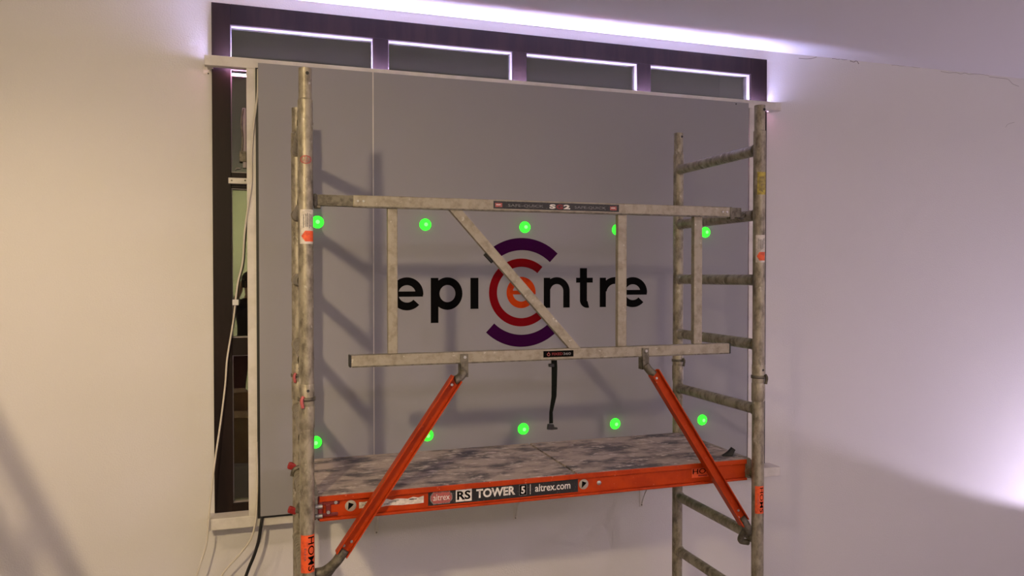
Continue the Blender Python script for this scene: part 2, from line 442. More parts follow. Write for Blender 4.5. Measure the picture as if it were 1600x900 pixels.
# ------------------------------------------------------------------ logo board
sx0, sx1 = P(405, 450, YS).x, P(1168.5, 450, YS).x
szt = (P(405, 98, YS).z + P(1168, 161, YS).z) / 2
szb = P(420, 806, YS).z
seam = P(583, 200, YS).x
board = thing('logo_board', ((sx0 + sx1) / 2, YS + .01, szb), 'large light grey board with the epicentre logo behind the scaffold', 'sign board')
s1 = MB().box(sx0, seam - .0015, YS, YS + .012, szb, szt, bev=.001).build('board_sheet', M['board'], board)
s2 = MB().box(seam + .0015, sx1, YS, YS + .012, szb, szt, bev=.001).build('board_sheet', M['board'], board)
MB().box(seam - .0025, seam + .0025, YS - .001, YS + .001, szb, szt).build('joint_strip', M['batten'], board)
MB().box(sx0 - .012, sx1 - .01, YS + .0125, YS + .018, szb - .012, szt - .02).build('back_tray', M['black'], board)
c = P(1150, 162.5, YS); MB().tube(c, c + Vector((0, -.002, 0)), .004, n=8).build('screw', M['black'], board)

YPR = YS - .0009
def print2d(name, shapes, m, parent, mis=None):
    g = MB()
    for k, (v, f) in enumerate(shapes):
        g.add([(x, YPR - k * .00005, z) for x, z in v], f, 0 if mis is None else mis[k])
    return g.build(name, m, parent)
zb = (P(700, 482, YS).z + P(1000, 479.5, YS).z) / 2 - .001    # baseline
zx = (P(700, 434, YS).z + P(1000, 434, YS).z) / 2             # x-height
XH = zx - zb; zc = (zb + zx) / 2; ov = .003
def X(px): return P(px, 457, YS).x
sw = .0385
def let_e(x0, x1, s=sw, c0=None, hh=None):
    cx = (x0 + x1) / 2; ro = (hh or XH) / 2 + ov; sx = (x1 - x0) / 2 / ro; cz = c0 or zc
    a0 = math.degrees(math.asin(.02 / ro))
    return [arc(cx, cz, ro - s, ro, -4, 318, 40, sx), rect(x0 + s * .6, x1 - .002, cz - .014, cz + .012)]
print2d('letter_e', let_e(X(610), X(661.5)), M['print_black'], board)
x0, x1 = X(673), X(722.5); r = XH / 2 + ov
print2d('letter_p', [rect(x0, x0 + sw, zb - .067, zx), arc((x0 + .008 + x1) / 2, zc, r - sw, r, 0, 360, 40, (x1 - x0 - .008) / 2 / r)], M['print_black'], board)
print2d('letter_i', [rect(X(735), X(747.5), zb, zx)], M['print_black'], board)
x0, x1 = X(849.5), X(890); r = (x1 - x0) / 2
cz = zx + ov - r
print2d('letter_n', [rect(x0, x0 + .036, zb, zx), arc((x0 + x1) / 2, cz, r - .036, r, 0, 165, 24), rect(x1 - .036, x1, zb, cz)], M['print_black'], board)
x0, x1 = X(900), X(926); s0, s1_ = X(906), X(917)
print2d('letter_t', [rect(s0, s1_, zb + .03, P(910, 419, YS).z), rect(x0, x1, zx - .026, zx), arc(s0 + .042, zb + .039, .006, .042, 180, 285, 16)], M['print_black'], board)
x0, x1 = X(937), X(966)
r = .085; print2d('letter_r', [rect(x0, x0 + .036, zb, zx), arc(x0 + .088, zx + ov - r, r - .036, r, 88, 170, 16)], M['print_black'], board)
print2d('letter_e', let_e(X(966), X(1011)), M['print_black'], board)
# rings of the logo
lc = P(816, 457, YS); k = 1 / 304.5
print2d('logo_arc', [arc(lc.x, lc.z, 66 * k, 85 * k, 46, 134, 40)], M['purple'], board, None)['label'] = 'upper dark purple arc'
print2d('logo_arc', [arc(lc.x, lc.z, 66 * k, 85 * k, 226, 316, 40)], M['purple'], board, None)['label'] = 'lower dark purple arc'
print2d('logo_ring', [arc(lc.x - .004, lc.z, 40 * k, 53 * k, 49, 312, 60)], M['red'], board)['label'] = 'red open ring'
g = MB(); re_ = 24.5 * k
for kk, (v, f) in enumerate([arc(lc.x - .006, lc.z, re_ - .034, re_, -4, 318, 40, .98), rect(lc.x - .006 - re_ + .02, lc.x - .008 + re_, lc.z - .010, lc.z + .010)]):
    g.add([(x, YPR - kk * .00005, z) for x, z in v], f)
g.build('logo_letter_e', M['orange_v'], board)['label'] = 'small orange letter e inside the rings'

# ------------------------------------------------------------------ ten green lights on the board
lights = [((496, 347), 'round green light of the upper row, half hidden by the left front upright'),
          ((664.5, 351), 'round green light of the upper row right of the left guardrail post'),
          ((820, 355), 'round green light just above the purple top arc of the logo'),
          ((964, 359), 'round green light of the upper row half hidden by the middle guardrail post'),
          ((1102, 363), 'round green light of the upper row beside the right guardrail post'),
          ((493, 691), 'round green light of the lower row beside the left front upright'),
          ((668, 680), 'round green light of the lower row hidden behind the left orange brace'),
          ((817.5, 670), 'round green light of the lower row left of the hanging black strap'),
          ((961, 662), 'round green light of the lower row right of the hanging black strap'),
          ((1097, 656), 'round green light of the lower row right of the right orange brace')]
for (px, py), lab in lights:
    c = P(px, py, YS)
    t = thing('green_light', (c.x, YS, c.z), lab, 'light', 'green lights on the board')
    m = Matrix.Translation(c) @ Matrix.Rotation(PI / 2, 4, 'X')
    MB().lathe([(.0, .020), (.012, .0185), (.022, .013), (.028, .005), (.029, 0)], m, 24).build('lens', M['green_led'], t)
    MB().lathe([(.0, .0215), (.006, .021), (.010, .0185)], m, 16).build('core', M['green_core'], t)
    MB().lathe([(.029, 0), (.030, .002), (.0315, .002), (.032, 0)], m, 24).build('bezel', M['board'], t)

# ------------------------------------------------------------------ scaffold tower
XA, XB = .142, 1.995          # left and right end frames
Y0, Y1 = 2.74, 3.40           # front and rear uprights
RT = .0255
tower = thing('scaffold_tower', ((XA + XB) / 2, (Y0 + Y1) / 2, 0), 'worn aluminium scaffold tower with orange platform and guardrail in front of the board', 'scaffold')
def cyl_sticker(x, y, z0, z1, ang, half, parts, name, parent, r=RT + .0009, mats=None):
    """sticker bent round an upright; parts: callables that add print on (s, z) surface"""
    def fn(s, z): # s in -1..1 across, z metres
        t = ang + s * half
        return Vector((x + r * math.sin(t), y - r * math.cos(t), z))
    g = MB(); n = 10
    v = []; f = []
    for i in range(n + 1):
        s = -1 + 2 * i / n; v += [fn(s, z0), fn(s, z1)]
    for i in range(n): f.append([2 * i, 2 * i + 2, 2 * i + 3, 2 * i + 1])
    g.add(v, f, 0, True)
    def fn2(s, z, lift=.0006):
        t = ang + s * half; rr = r + lift
        return Vector((x + rr * math.sin(t), y - rr * math.cos(t), z))
    for p in parts: p(g, fn2)
    return g.build(name, mats, parent)
ZTOP, ZSP = H + .715, H + .605
ZPIN, ZCOL = H - .43, H - .53
RZ = [H + .53 - .275 * i for i in range(9)]
ups = {}
for x in (XA, XB):
    for y in (Y0, Y1):
        u = MB()
        u.tube((x, y, .20), (x, y, ZSP), RT, n=24)
        u = u.build('upright', M['alu'], tower); ups[(x, y)] = u
        g = MB(); g.tube((x, y, ZSP), (x, y, ZSP + .006), RT, .0225, n=24); g.tube((x, y, ZSP + .006), (x, y, ZTOP), .0225, n=24)
        g.build('spigot', M['alu'], u)
        c = Vector((x + .006, y - .0225, ZTOP - .02)); g = MB(); g.tube(c + Vector((0, .002, 0)), c + Vector((0, -.0012, 0)), .006, n=12); g.build('pin_hole', M['black'], u)
        g = MB(); g.lathe([(RT, ZCOL - .004), (RT + .0025, ZCOL), (RT + .0025, ZPIN - .028), (RT + .0005, ZPIN - .024)], Matrix.Translation((x, y, 0)), 24)
        g.lathe([(RT + .0005, ZPIN - .024), (RT + .0012, ZPIN - .02), (RT + .0012, ZPIN + .05), (RT, ZPIN + .052)], Matrix.Translation((x, y, 0)), 24)
        g.build('joint_collar', M['alu'], u)
        c = Vector((x + .004, y - RT, ZPIN + .03)); g = MB(); g.tube(c + Vector((0, .002, 0)), c + Vector((0, -.0022, 0)), .005, n=12); g.build('pin_hole', M['black'], u)
        # locking clip: dark band and a small lever
        g = MB(); g.lathe([(RT + .001, ZPIN - .006), (RT + .005, ZPIN - .006), (RT + .005, ZPIN + .006), (RT + .001, ZPIN + .006)], Matrix.Translation((x, y, 0)), 24)
        g.build('clip_band', M['cast'], u)
        s = -1 if x == XA else 1
        g = MB(); g.path([(x + s * .012, y - .030, ZPIN + .012), (x + s * .018, y - .033, ZPIN - .002), (x + s * .014, y - .032, ZPIN - .028)], .006)
        g.build('clip_lever', M['pinkclip'] if x == XA else M['cast'], u)
        # castor
        w_ = MB(); w_.lathe([(.0, -.02), (.055, -.02), (.0745, -.012), (.075, 0), (.0745, .012), (.055, .02), (0, .02)], Matrix.Translation((x, y, .075)) @ Matrix.Rotation(PI / 2, 4, 'Y'), 24)
        w_.build('castor_wheel', M['black'], tower)
        g = MB(); g.box(x - .03, x - .025, y - .03, y + .03, .06, .175); g.box(x + .025, x + .03, y - .03, y + .03, .06, .175)
        g.box(x - .03, x + .03, y - .03, y + .03, .17, .2); g.tube((x - .032, y, .075), (x + .032, y, .075), .008, n=10)
        g.build('castor_fork', M['steel'], tower)
for x in (XA, XB):
    for z in RZ:
        g = MB(); g.tube((x, Y0 + RT * .8, z), (x, Y1 - RT * .8, z), .0235, n=20)
        for yy, d in ((Y0 + RT - .002, 1), (Y1 - RT + .002, -1)):
            g.tube((x, yy, z), (x, yy + d * .008, z), .0285, .0238, n=20, caps=False)
        g.build('rung', M['alu'], tower)
# red rung latches seen beside the left rear upright
for z in (P(458, 727, Y1).z, P(462, 795, Y1).z):
    g = MB(); m = Matrix.Translation((XA - .030, Y1 - .012, z)) @ Matrix.Rotation(.35, 4, 'Y')
    g.obox(m, -.016, .022, -.012, .012, -.015, .015, bev=.007)
    g.build('latch_clip', M['redclip'], ups[(XA, Y1)])

# stickers on the uprights
def house(g, fn, z0, z1, mi=2):
    zm = (z0 + z1) / 2
    v, f = subdiv([(-.75, .5), (-.25, 1), (.95, 1), (.95, 0), (-.25, 0)], [[0, 1, 2, 3, 4]], .2)
    g.add([fn(a, z0 + b * (z1 - z0)) for a, b in v], f, mi)
def lines(g, fn, z0, z1, cols_, mi=1):
    for s in cols_:
        a = z0 + (z1 - z0) * random.uniform(0, .15); b = z1 - (z1 - z0) * random.uniform(0, .2)
        g.add([fn(s, a), fn(s + .1, a), fn(s + .1, b), fn(s, b)], [[0, 1, 2, 3]], mi)
def info(x, py0, py1, px, ang, half):
    z0, z1 = P(px, py1, Y0 - RT).z, P(px, py0, Y0 - RT).z; hgt = z1 - z0
    cyl_sticker(x, Y0, z0, z1, ang, half,
        [lambda g, fn: house(g, fn, z0 + hgt * .07, z0 + hgt * .38),
         lambda g, fn: lines(g, fn, z0 + hgt * .45, z1 - hgt * .1, (-.5, -.2, .0, .25, .45, .7))],
        'info_sticker', ups[(x, Y0)], mats=[M['white'], M['grey_print'], M['sticker_orange']])
vA = math.atan2(-XA, Y0) ; vB = -math.atan2(XB, Y0)
info(XA, 327, 381, 480, .12, 1.0)
info(XB, 367, 410, 1188, -.36, .8)
def homs(x, py0, py1, px, ang, half):
    z0, z1 = P(px, py1, Y0 - RT).z, P(px, py0, Y0 - RT).z
    def txt(g, fn):
        v, f = subdiv(*text2d('HOMS', .004), .2); wx = max(a for a, b in v)
        # rotated: reading downwards
        g.add([fn(.02 + .85 * b, z1 - .006 - (a / wx) * (z1 - z0 - .012)) for a, b in v], f, 1)
        for k_ in range(5):
            za = z1 - (z1 - z0) * (.34 + .07 * k_); g.add([fn(-.45, za), fn(-.25, za), fn(-.25, za - (z1 - z0) * .045), fn(-.45, za - (z1 - z0) * .045)], [[0, 1, 2, 3]], 2)
    cyl_sticker(x, Y0, z0, z1, ang, half, [txt], 'hire_sticker', ups[(x, Y0)], mats=[M['sticker_orange'], M['print_black'], M['label_red']])
homs(XA, 837, 896, 478, .05, 1.05)
homs(XB, 760, 803, 1187, -.30, .75)
z0, z1 = P(480, 258, Y0).z, P(480, 244, Y0).z
def stamp(g, fn):
    v, f = arc(0, 0, .72, .95, 0, 360, 28); g.add([fn(-.1 + .85 * a, (z0 + z1) / 2 + b * (z1 - z0) * .5) for a, b in v], f, 0)
    for k_ in range(6):
        sx_ = -.55 + .2 * k_; hz = .5 + .35 * (k_ % 2)
        g.add([fn(sx_, z0 + (z1 - z0) * .2), fn(sx_ + .08, z0 + (z1 - z0) * .2), fn(sx_ + .14, z0 + (z1 - z0) * hz), fn(sx_ + .05, z0 + (z1 - z0) * hz)], [[0, 1, 2, 3]], 0)
g = MB()
def fnA(s, z): t = .1 + s * 1.0; return Vector((XA + (RT + .0008) * math.sin(t), Y0 - (RT + .0008) * math.cos(t), z))
stamp(g, fnA); g.build('red_stamp', M['label_red'], ups[(XA, Y0)])
z0y, z1y = P(1190, 305, Y0).z, P(1190, 270, Y0).z
cyl_sticker(XB, Y0, z0y, z1y, -.2, .75, [lambda g, fn: lines(g, fn, z0y + .01, z1y - .01, (-.6, -.3, 0, .3, .6))], 'yellow_sticker', ups[(XB, Y0)], mats=[M['yellow'], M['cast']])

# ---- platform
ZD = P(497, 777, 2.785).z     # deck surface
PX0, PX1 = XA + .045, P(1166, 740, 2.79).x
PY0, PY1 = 2.785, 3.365
HB = .088
dseam = PZ(862, 716, ZD).x
def deck_panel(x0, x1):
    return MB().box(x0, x1, PY0 + .006, PY1, ZD - .012, ZD + .0025, bev=.0015).build('deck_panel', M['deck'], tower)
sA, sB = PZ(826, 693, ZD), PZ(900, 741, ZD)
deck_panel(PX0, dseam - .005); deck_panel(dseam + .005, PX1)
MB().box(dseam - .02, dseam + .02, PY0 + .03, PY1 - .03, ZD - .02, ZD - .0125).build('seam_shade', M['black'], tower)  # black strip below the seam, stands in for shade in the gap
g = MB()
prof = [(0, 0), (.006, .0), (.006, -.004), (.030, -.004), (.030, 0)]
# front channel beam: top flange, recessed web, bottom flange
g.box(PX0, PX1, PY0, PY0 + .024, ZD - .019, ZD + .001, bev=.002)
g.box(PX0, PX1, PY0 + .014, PY0 + .020, ZD - HB + .010, ZD - .018)
g.box(PX0, PX1, PY0 - .003, PY0 + .024, ZD - HB, ZD - HB + .010, bev=.002)
beam = g.build('front_beam', M['orange'], tower)
g = MB(); g.box(PX0, PX1, PY1 - .024, PY1, ZD - .030, ZD - .013, bev=.002); g.box(PX0, PX1, PY1 - .02, PY1 - .014, ZD - HB + .01, ZD - .03); g.box(PX0, PX1, PY1 - .024, PY1 + .002, ZD - HB, ZD - HB + .011, bev=.002)
g.build('rear_beam', M['orange'], tower)
for x in [PX0 + .3, PX0 + .62, dseam - .05, dseam + .05, PX0 + 1.25, PX0 + 1.55]:
    MB().box(x - .02, x + .02, PY0 + .024, PY1 - .024, ZD - .05, ZD - .013).build('cross_member', M['alu_bar'], tower)
# end beams and hooks over the rungs
for xe, s in ((PX0, -1), (PX1, 1)):
    rx = XA if s < 0 else XB
    g = MB(); g.box(min(xe, xe + s * .022), max(xe, xe + s * .022), PY0 + .004, PY1 - .004, ZD - HB + .008, ZD + .003, bev=.002)
    e = g.build('end_beam', M['alu_bar'], tower)
    for yy in (PY0 + .03, PY1 - .03):
        g = MB(); m = Matrix.Identity(4)
        x0 = xe + s * .02
        zr = RZ[5]
        pts = [(x0, yy, zr + .004), (rx - s * .02, yy, zr + .028), (rx, yy, zr + .032), (rx + s * .022, yy, zr + .02), (rx + s * .028, yy, zr - .004)]
        g.path(pts, .010, 8); g.box(min(x0 - s * .01, x0 + s * .012), max(x0 - s * .01, x0 + s * .012), yy - .024, yy + .024, ZD - HB + .004, ZD - .004, bev=.004)
        g.build('hook', M['cast'], e)
# black latch on the right end beam
c = PZ(1140, 713, ZD + .004); g = MB()
m = Matrix.Translation(c) @ Matrix.Rotation(-.3, 4, 'Z')
g.prism([(-.028, 0), (.012, 0), (.026, .028), (.014, .036), (-.004, .016)], m, .024)
g.build('latch', M['black'], tower)
YWB = PY0 + .014
# print on the web: label strip
def bp(px, py): return P(px, py, YWB)
lx0, lx1 = bp(669, 780).x, bp(903, 763).x
lzb, lzt = ZD - HB + .0145, ZD - .0175
LY = YWB - .0006
g = MB(); g.box(lx0, lx1, LY, YWB, lzb, lzt)
fl = lambda x, z: Vector((x, LY - .0005, z)); fl2 = lambda x, z: Vector((x, LY - .0009, z))
hh = lzt - lzb
ax0, ax1 = bp(672, 780).x, bp(707, 778).x; mzz = (lzb + lzt) / 2; q = hh * .43; cxm = (ax0 + ax1) / 2; hw = (ax1 - ax0) / 2
hexa = [(-1, 0), (-.98, .4), (-.72, 1), (.72, 1), (.98, .4), (1, 0), (.98, -.4), (.72, -1), (-.72, -1), (-.98, -.4)]
g.add([fl(cxm + a * hw, mzz + b * q) for a, b in hexa], [list(range(10))], 3)
g.add([fl2(cxm + a * hw * .93, mzz + b * q * .88) for a, b in hexa], [list(range(10))], 2)
fl3 = lambda x, z: Vector((x, LY - .0013, z))
put_text(g, 'altrex', cxm - hw * .74, cxm + hw * .74, mzz - q * .42, mzz + q * .55, fl3, 1, .0)
rx_0, rx_1 = bp(712, 776).x, bp(737, 775).x
v, f = rect(rx_0, rx_1, lzb + hh * .10, lzt - hh * .06); g.add([fl(a, b) for a, b in v], f, 1)
put_text(g, 'RS', rx_0 + .005, rx_1 - .005, lzb + hh * .22, lzt - hh * .18, fl2, 4, .03)
put_text(g, 'TOWER', bp(744, 774).x, bp(805, 770).x, lzb + hh * .22, lzt - hh * .16, fl, 1, .035)
x0, x1 = bp(811, 769).x, bp(823, 768).x
v, f = rect(x0, x1, lzb + hh * .12, lzt - hh * .12); g.add([fl(a, b) for a, b in v], f, 3)
v, f = rect(x0 + .002, x1 - .002, lzb + hh * .12 + .002, lzt - hh * .12 - .002); g.add([fl2(a, b) for a, b in v], f, 4)
put_text(g, '5', x0 + .008, x1 - .008, lzb + hh * .24, lzt - hh * .24, fl3, 1, .03)
x0 = bp(828, 768).x; v, f = rect(x0, x0 + .0025, lzb + hh * .15, lzt - hh * .15); g.add([fl(a, b) for a, b in v], f, 1)
put_text(g, 'altrex.com', bp(836, 768).x, bp(891, 764).x, lzb + hh * .28, lzt - hh * .20, fl, 1, .012)
g.build('brand_label', [M['black_label'], M['offwhite'], M['label_red'], M['grey_print'], M['print_black']], beam)
for px in (548, 912):
    c = bp(px, 793 - (px - 548) * .088); c.z = mzz
    g = MB(); m = Matrix.Translation((c.x, YWB, c.z)) @ Matrix.Rotation(PI / 2, 4, 'X')
    g.lathe([(0, .0022), (.0185, .0022), (.0205, 0)], m, 20)
    g.add([(c.x - .008, YWB - .003, c.z + .014), (c.x + .011, YWB - .003, c.z + .006), (c.x + .006, YWB - .003, c.z + .000), (c.x - .010, YWB - .003, c.z - .014)], [[0, 1, 2, 3]], 1)
    g.build('triangle_badge', [M['badge'], M['print_black']], beam)
c = bp(936, 762); g = MB(); m = Matrix.Translation((c.x, YWB, mzz)) @ Matrix.Rotation(PI / 2, 4, 'X')
g.lathe([(0, .003), (.007, .003), (.010, 0)], m, 8); g.build('rivet', M['steel'], beam)
# torn paper sticker behind the brace
x0, x1 = bp(561, 795).x, bp(662, 784).x
g = MB()
n = 12; v = []; f = []
for i in range(n + 1):
    x = x0 + (x1 - x0) * i / n
    v += [(x, YWB - .0006, mzz - .013 + random.uniform(-.002, .002)), (x, YWB - .0006, mzz + .010 + random.uniform(-.004, .004))]
for i in range(n): f.append([2 * i, 2 * i + 2, 2 * i + 3, 2 * i + 1])
g.add(v, f, 0)
for k_ in range(14):
    xx = x0 + .01 + (x1 - x0 - .04) * random.random(); zz = mzz - .008 + random.random() * .012
    vv, ff = rect(xx, xx + random.uniform(.01, .03), zz, zz + .003); g.add([(a, YWB - .0011, b) for a, b in vv], ff, 1)
g.build('torn_sticker', [M['white'], M['grey_print']], beam)
# hire sticker at the right of the beam
x0, x1 = bp(1081, 744).x, bp(1121, 742).x
g = MB(); g.box(x0, x1, YWB - .0006, YWB, mzz - .016, mzz + .024)
put_text(g, 'HOMS', x0 + .004, x1 - .004, mzz - .001, mzz + .021, lambda x, z: Vector((x, YWB - .0011, z)), 1, .004)
v, f = rect(x0 + .03, x1 - .05, mzz - .011, mzz - .007); g.add([(a, YWB - .0011, b) for a, b in v], f, 2)
g.build('hire_sticker', [M['sticker_orange'], M['print_black'], M['label_dkred']], beam)
# dark red lock casting at the left end of the beam
g = MB(); xh = PX0
g.box(xh + .002, xh + .072, YWB - .006, YWB, ZD - .034, ZD - .018, bev=.003)
g.box(xh + .002, xh + .066, YWB - .006, YWB, ZD - HB + .012, ZD - HB + .026, bev=.003)
g.box(xh + .022, xh + .040, YWB - .010, YWB, ZD - HB + .02, ZD - .03, bev=.003)
g.box(xh - .006, xh + .012, YWB - .012, YWB, ZD - HB + .002, ZD + .002, bev=.003)
lk = g.build('lock_casting', M['redcast'], beam)
for z in (ZD - .034, ZD - .068): MB().tube((xh - .014, YWB - .014, z), (xh + .010, YWB - .014, z), .008, n=12).build('lock_pin', M['steel'], beam)
MB().tube((xh + .031, YWB - .015, ZD - .058), (xh + .031, YWB - .009, ZD - .058), .006, n=12).build('bolt', M['steel'], beam)
MB().tube((xh + .058, YWB - .009, ZD - .026), (xh + .058, YWB - .005, ZD - .026), .006, n=12).build('bolt', M['steel'], beam)

# ---- guardrail
YG = 2.795; GD = .019          # bar centre depth, half depth
tzm = (P(550, 312, YG - GD).z + P(1145, 333, YG - GD).z) / 2
bzm = (P(560, 563, YG - GD).z + P(1130, 546, YG - GD).z) / 2
hb_t, hb_b = .0215, .0215
gx0, gx1 = P(552, 312, YG - GD).x, P(1141, 333, YG - GD).x
tb = MB().box(gx0, gx1, YG - GD, YG + GD, tzm - hb_t, tzm + hb_t, bev=.003).build('guardrail_top_bar', M['alu_bar'], tower)
MB().box(gx0 + .01, gx1 - .01, YG - GD - .0015, YG - GD + .002, tzm - hb_t - .001, tzm - hb_t + .004).build('lip_shade', M['cast'], tb)  # dark strip paints the shade along the bar's lower lip
for s, xe, xu in ((-1, gx0, XA + RT), (1, gx1, XB - RT)):
    x0 = xu + (.002 if s < 0 else -.035)
    g = MB(); a, b = (x0, xe + .004) if s < 0 else (xe - .004, x0)
    g.box(a, b, YG - GD + .004, YG - GD + .008, tzm - hb_t + .003, tzm + hb_t - .003); g.box(a, b, YG - GD + .006, YG + GD - .004, tzm + hb_t - .007, tzm + hb_t - .002); g.box(a, b, YG - GD + .006, YG + GD - .004, tzm - hb_t + .002, tzm - hb_t + .006)
    eb = g.build('end_bracket', M['cast'], tb)
    xm = a + .03 if s < 0 else b - .03
    if s < 0: MB().box(a + .045, b - .035, YG - GD + .002, YG - GD + .0045, tzm - hb_t + .008, tzm + hb_t - .008, bev=.001).build('bracket_slot', M['cast'], tb)
    g = MB(); g.box(xm - .028, xm - .018, YG - GD - .001, YG + .012, tzm - hb_t, tzm + hb_t, bev=.002); g.box(xm - .026, xm - .004, YG - GD, YG + .01, tzm - hb_t - .008, tzm - hb_t + .003, bev=.002)
    if s > 0: g.path([(b - .01, YG + .01, tzm - .012), (b + .02, YG + .012, tzm - .02), (b + .035, YG + .012, tzm - .005)], .008)
    g.build('clamp', M['cast'], tb)
    for dx in ((-.016, -.036) if s > 0 else (.016, .036)):
        c = Vector((xe + dx, YG - GD, tzm)); g = MB(); g.tube(c, c + Vector((0, -.0025, 0)), .004, n=10); g.build('rivet', M['steel'], tb)
x0, x1 = P(771, 320, YG - GD).x, P(967, 327, YG - GD).x
ly = YG - GD - .0006; z0, z1 = tzm - .013, tzm + .0155
g = MB(); g.box(x0, x1, ly, YG - GD, z0, z1); L = x1 - x0
f1 = lambda x, z: Vector((x, ly - .0004, z)); f2 = lambda x, z: Vector((x, ly - .0008, z))
for a, b in ((.012, .066), (.925, .98)):
    v, f = rect(x0 + L * a, x0 + L * b, z0 + .006, z1 - .007); g.add([f1(p, q_) for p, q_ in v], f, 2)
    v, f = rect(x0 + L * (a + .008), x0 + L * (b - .012), (z0 + z1) / 2 - .001, (z0 + z1) / 2 + .002); g.add([f2(p, q_) for p, q_ in v], f, 1)
put_text(g, 'SAFE-QUICK', x0 + L * .11, x0 + L * .385, z0 + .007, z1 - .010, f1, 3, .0)
put_text(g, 'SAFE-QUICK', x0 + L * .635, x0 + L * .89, z0 + .007, z1 - .010, f1, 3, .0)
put_text(g, 'S', x0 + L * .432, x0 + L * .482, z0 + .005, z1 - .006, f1, 1, .045)
put_text(g, 'G', x0 + L * .486, x0 + L * .54, z0 + .004, z1 - .006, f1, 4, .045)
put_text(g, '2', x0 + L * .545, x0 + L * .598, z0 + .005, z1 - .006, f1, 1, .045)
g.build('guardrail_label', [M['black_label'], M['offwhite'], M['label_red'], M['grey_print'], M['label_dkred']], tb)
hx0, hx1 = P(546, 563, YG - GD).x, P(1142, 545, YG - GD).x
bb = MB().box(hx0 + .006, hx1 - .006, YG - GD, YG + GD, bzm - hb_b, bzm + hb_b, bev=.003).build('guardrail_bottom_bar', M['alu_bar'], tower)
MB().box(hx0 + .01, hx1 - .01, YG - GD - .0015, YG - GD + .002, bzm - hb_b - .001, bzm - hb_b + .004).build('lip_shade', M['cast'], bb)  # same painted lip shade on the bottom bar
for a, b in ((hx0, hx0 + .007), (hx1 - .007, hx1)):
    MB().box(a, b, YG - GD - .001, YG + GD + .001, bzm - hb_b - .001, bzm + hb_b + .001, bev=.003).build('end_cap', M['black'], bb)
x0, x1 = P(849, 553, YG - GD).x, P(896, 552, YG - GD).x; z0, z1 = bzm - .0105, bzm + .0145; L = x1 - x0
g = MB(); g.box(x0, x1, ly, YG - GD, z0, z1)
v, f = arc(x0 + L * .17, (z0 + z1) / 2 - .001, .0045, .0065, 120, 420, 20); g.add([f1(p, q_) for p, q_ in v], f, 1)
v, f = rect(x0 + L * .163, x0 + L * .18, (z0 + z1) / 2 + .001, (z0 + z1) / 2 + .009); g.add([f1(p, q_) for p, q_ in v], f, 1)
put_text(g, 'FIXED', x0 + L * .28, x0 + L * .64, z0 + .0075, z1 - .0075, f1, 2, .02)
put_text(g, '360', x0 + L * .66, x0 + L * .91, z0 + .0075, z1 - .0075, f1, 3, .02)
g.build('guardrail_label', [M['print_black'], M['label_red'], M['label_dkred'], M['grey_print']], bb)
# posts and diagonal
for pa, pb in ((606, 621.5), (965.5, 979.5), (1084.5, 1097.5)):
    a, b = P(pa, 440, YG - .0125).x, P(pb, 440, YG - .0125).x
    MB().box(a, b, YG - .0125, YG + .0125, bzm + hb_b, tzm - hb_t, bev=.003).build('guardrail_post', M['alu_bar'], tower)
p0, p1 = P(707, 322, YG - .0125), P(902, 548, YG - .0125)
def slanted(p0, p1, hw, y0, y1, z_lo, z_hi):
    d = Vector((p1.x - p0.x, 0, p1.z - p0.z)).normalized(); n = Vector((-d.z, 0, d.x))
    def at(off, z):
        q = p0 + n * off; t = (z - q.z) / d.z; return (q.x + d.x * t, z)
    return [at(hw, z_hi), at(-hw, z_hi), at(-hw, z_lo), at(hw, z_lo)]
pl = slanted(p0, p1, .0175, 0, 0, bzm + hb_b, tzm - hb_t)
dg = MB().prism(pl, Matrix.Translation((0, YG - .0125, 0)), .025).build('guardrail_diagonal', M['alu_bar'], tower)
a, b = P(757, 397, YG), P(769, 410, YG)
g = MB(); g.path([a, b], .006, 6); g.build('clip', M['black'], dg)
# orange braces: U channel, knee bracket on top, hook casting at the foot
def brace(top_px, bot_px, side):
    YBR = 2.748
    p0, p1 = P(*top_px, YBR), P(*bot_px, YBR)
    d = (p1 - p0); d.y = 0; Ln = d.length; d.normalize()
    n = Vector((d.z, 0, -d.x))
    if n.x > 0: n = -n                                   # n: upper/left side
    Mx = Matrix(((n.x, 0, d.x, p0.x), (0, 1, 0, YBR), (n.z, 0, d.z, p0.z), (0, 0, 0, 1)))
    hw = .024
    g = MB()
    g.obox(Mx, -hw + .003, hw - .003, .010, .014, 0, Ln)
    g.obox(Mx, hw - .005, hw, -.026, .014, 0, Ln, bev=.001)
    g.obox(Mx, -hw, -hw + .005, -.008, .014, 0, Ln, bev=.001)
    o = g.build('brace', M['orange'], tower)
    for t, s_ in ((.03, 0), (Ln - .055, -.008), (Ln - .03, .008)):
        c = Mx @ Vector((s_, .010, t)); MB().tube(c, c + Vector((0, -.003, 0)), .005, n=12).build('bolt', M['steel'], o)
    return o, Mx, Ln
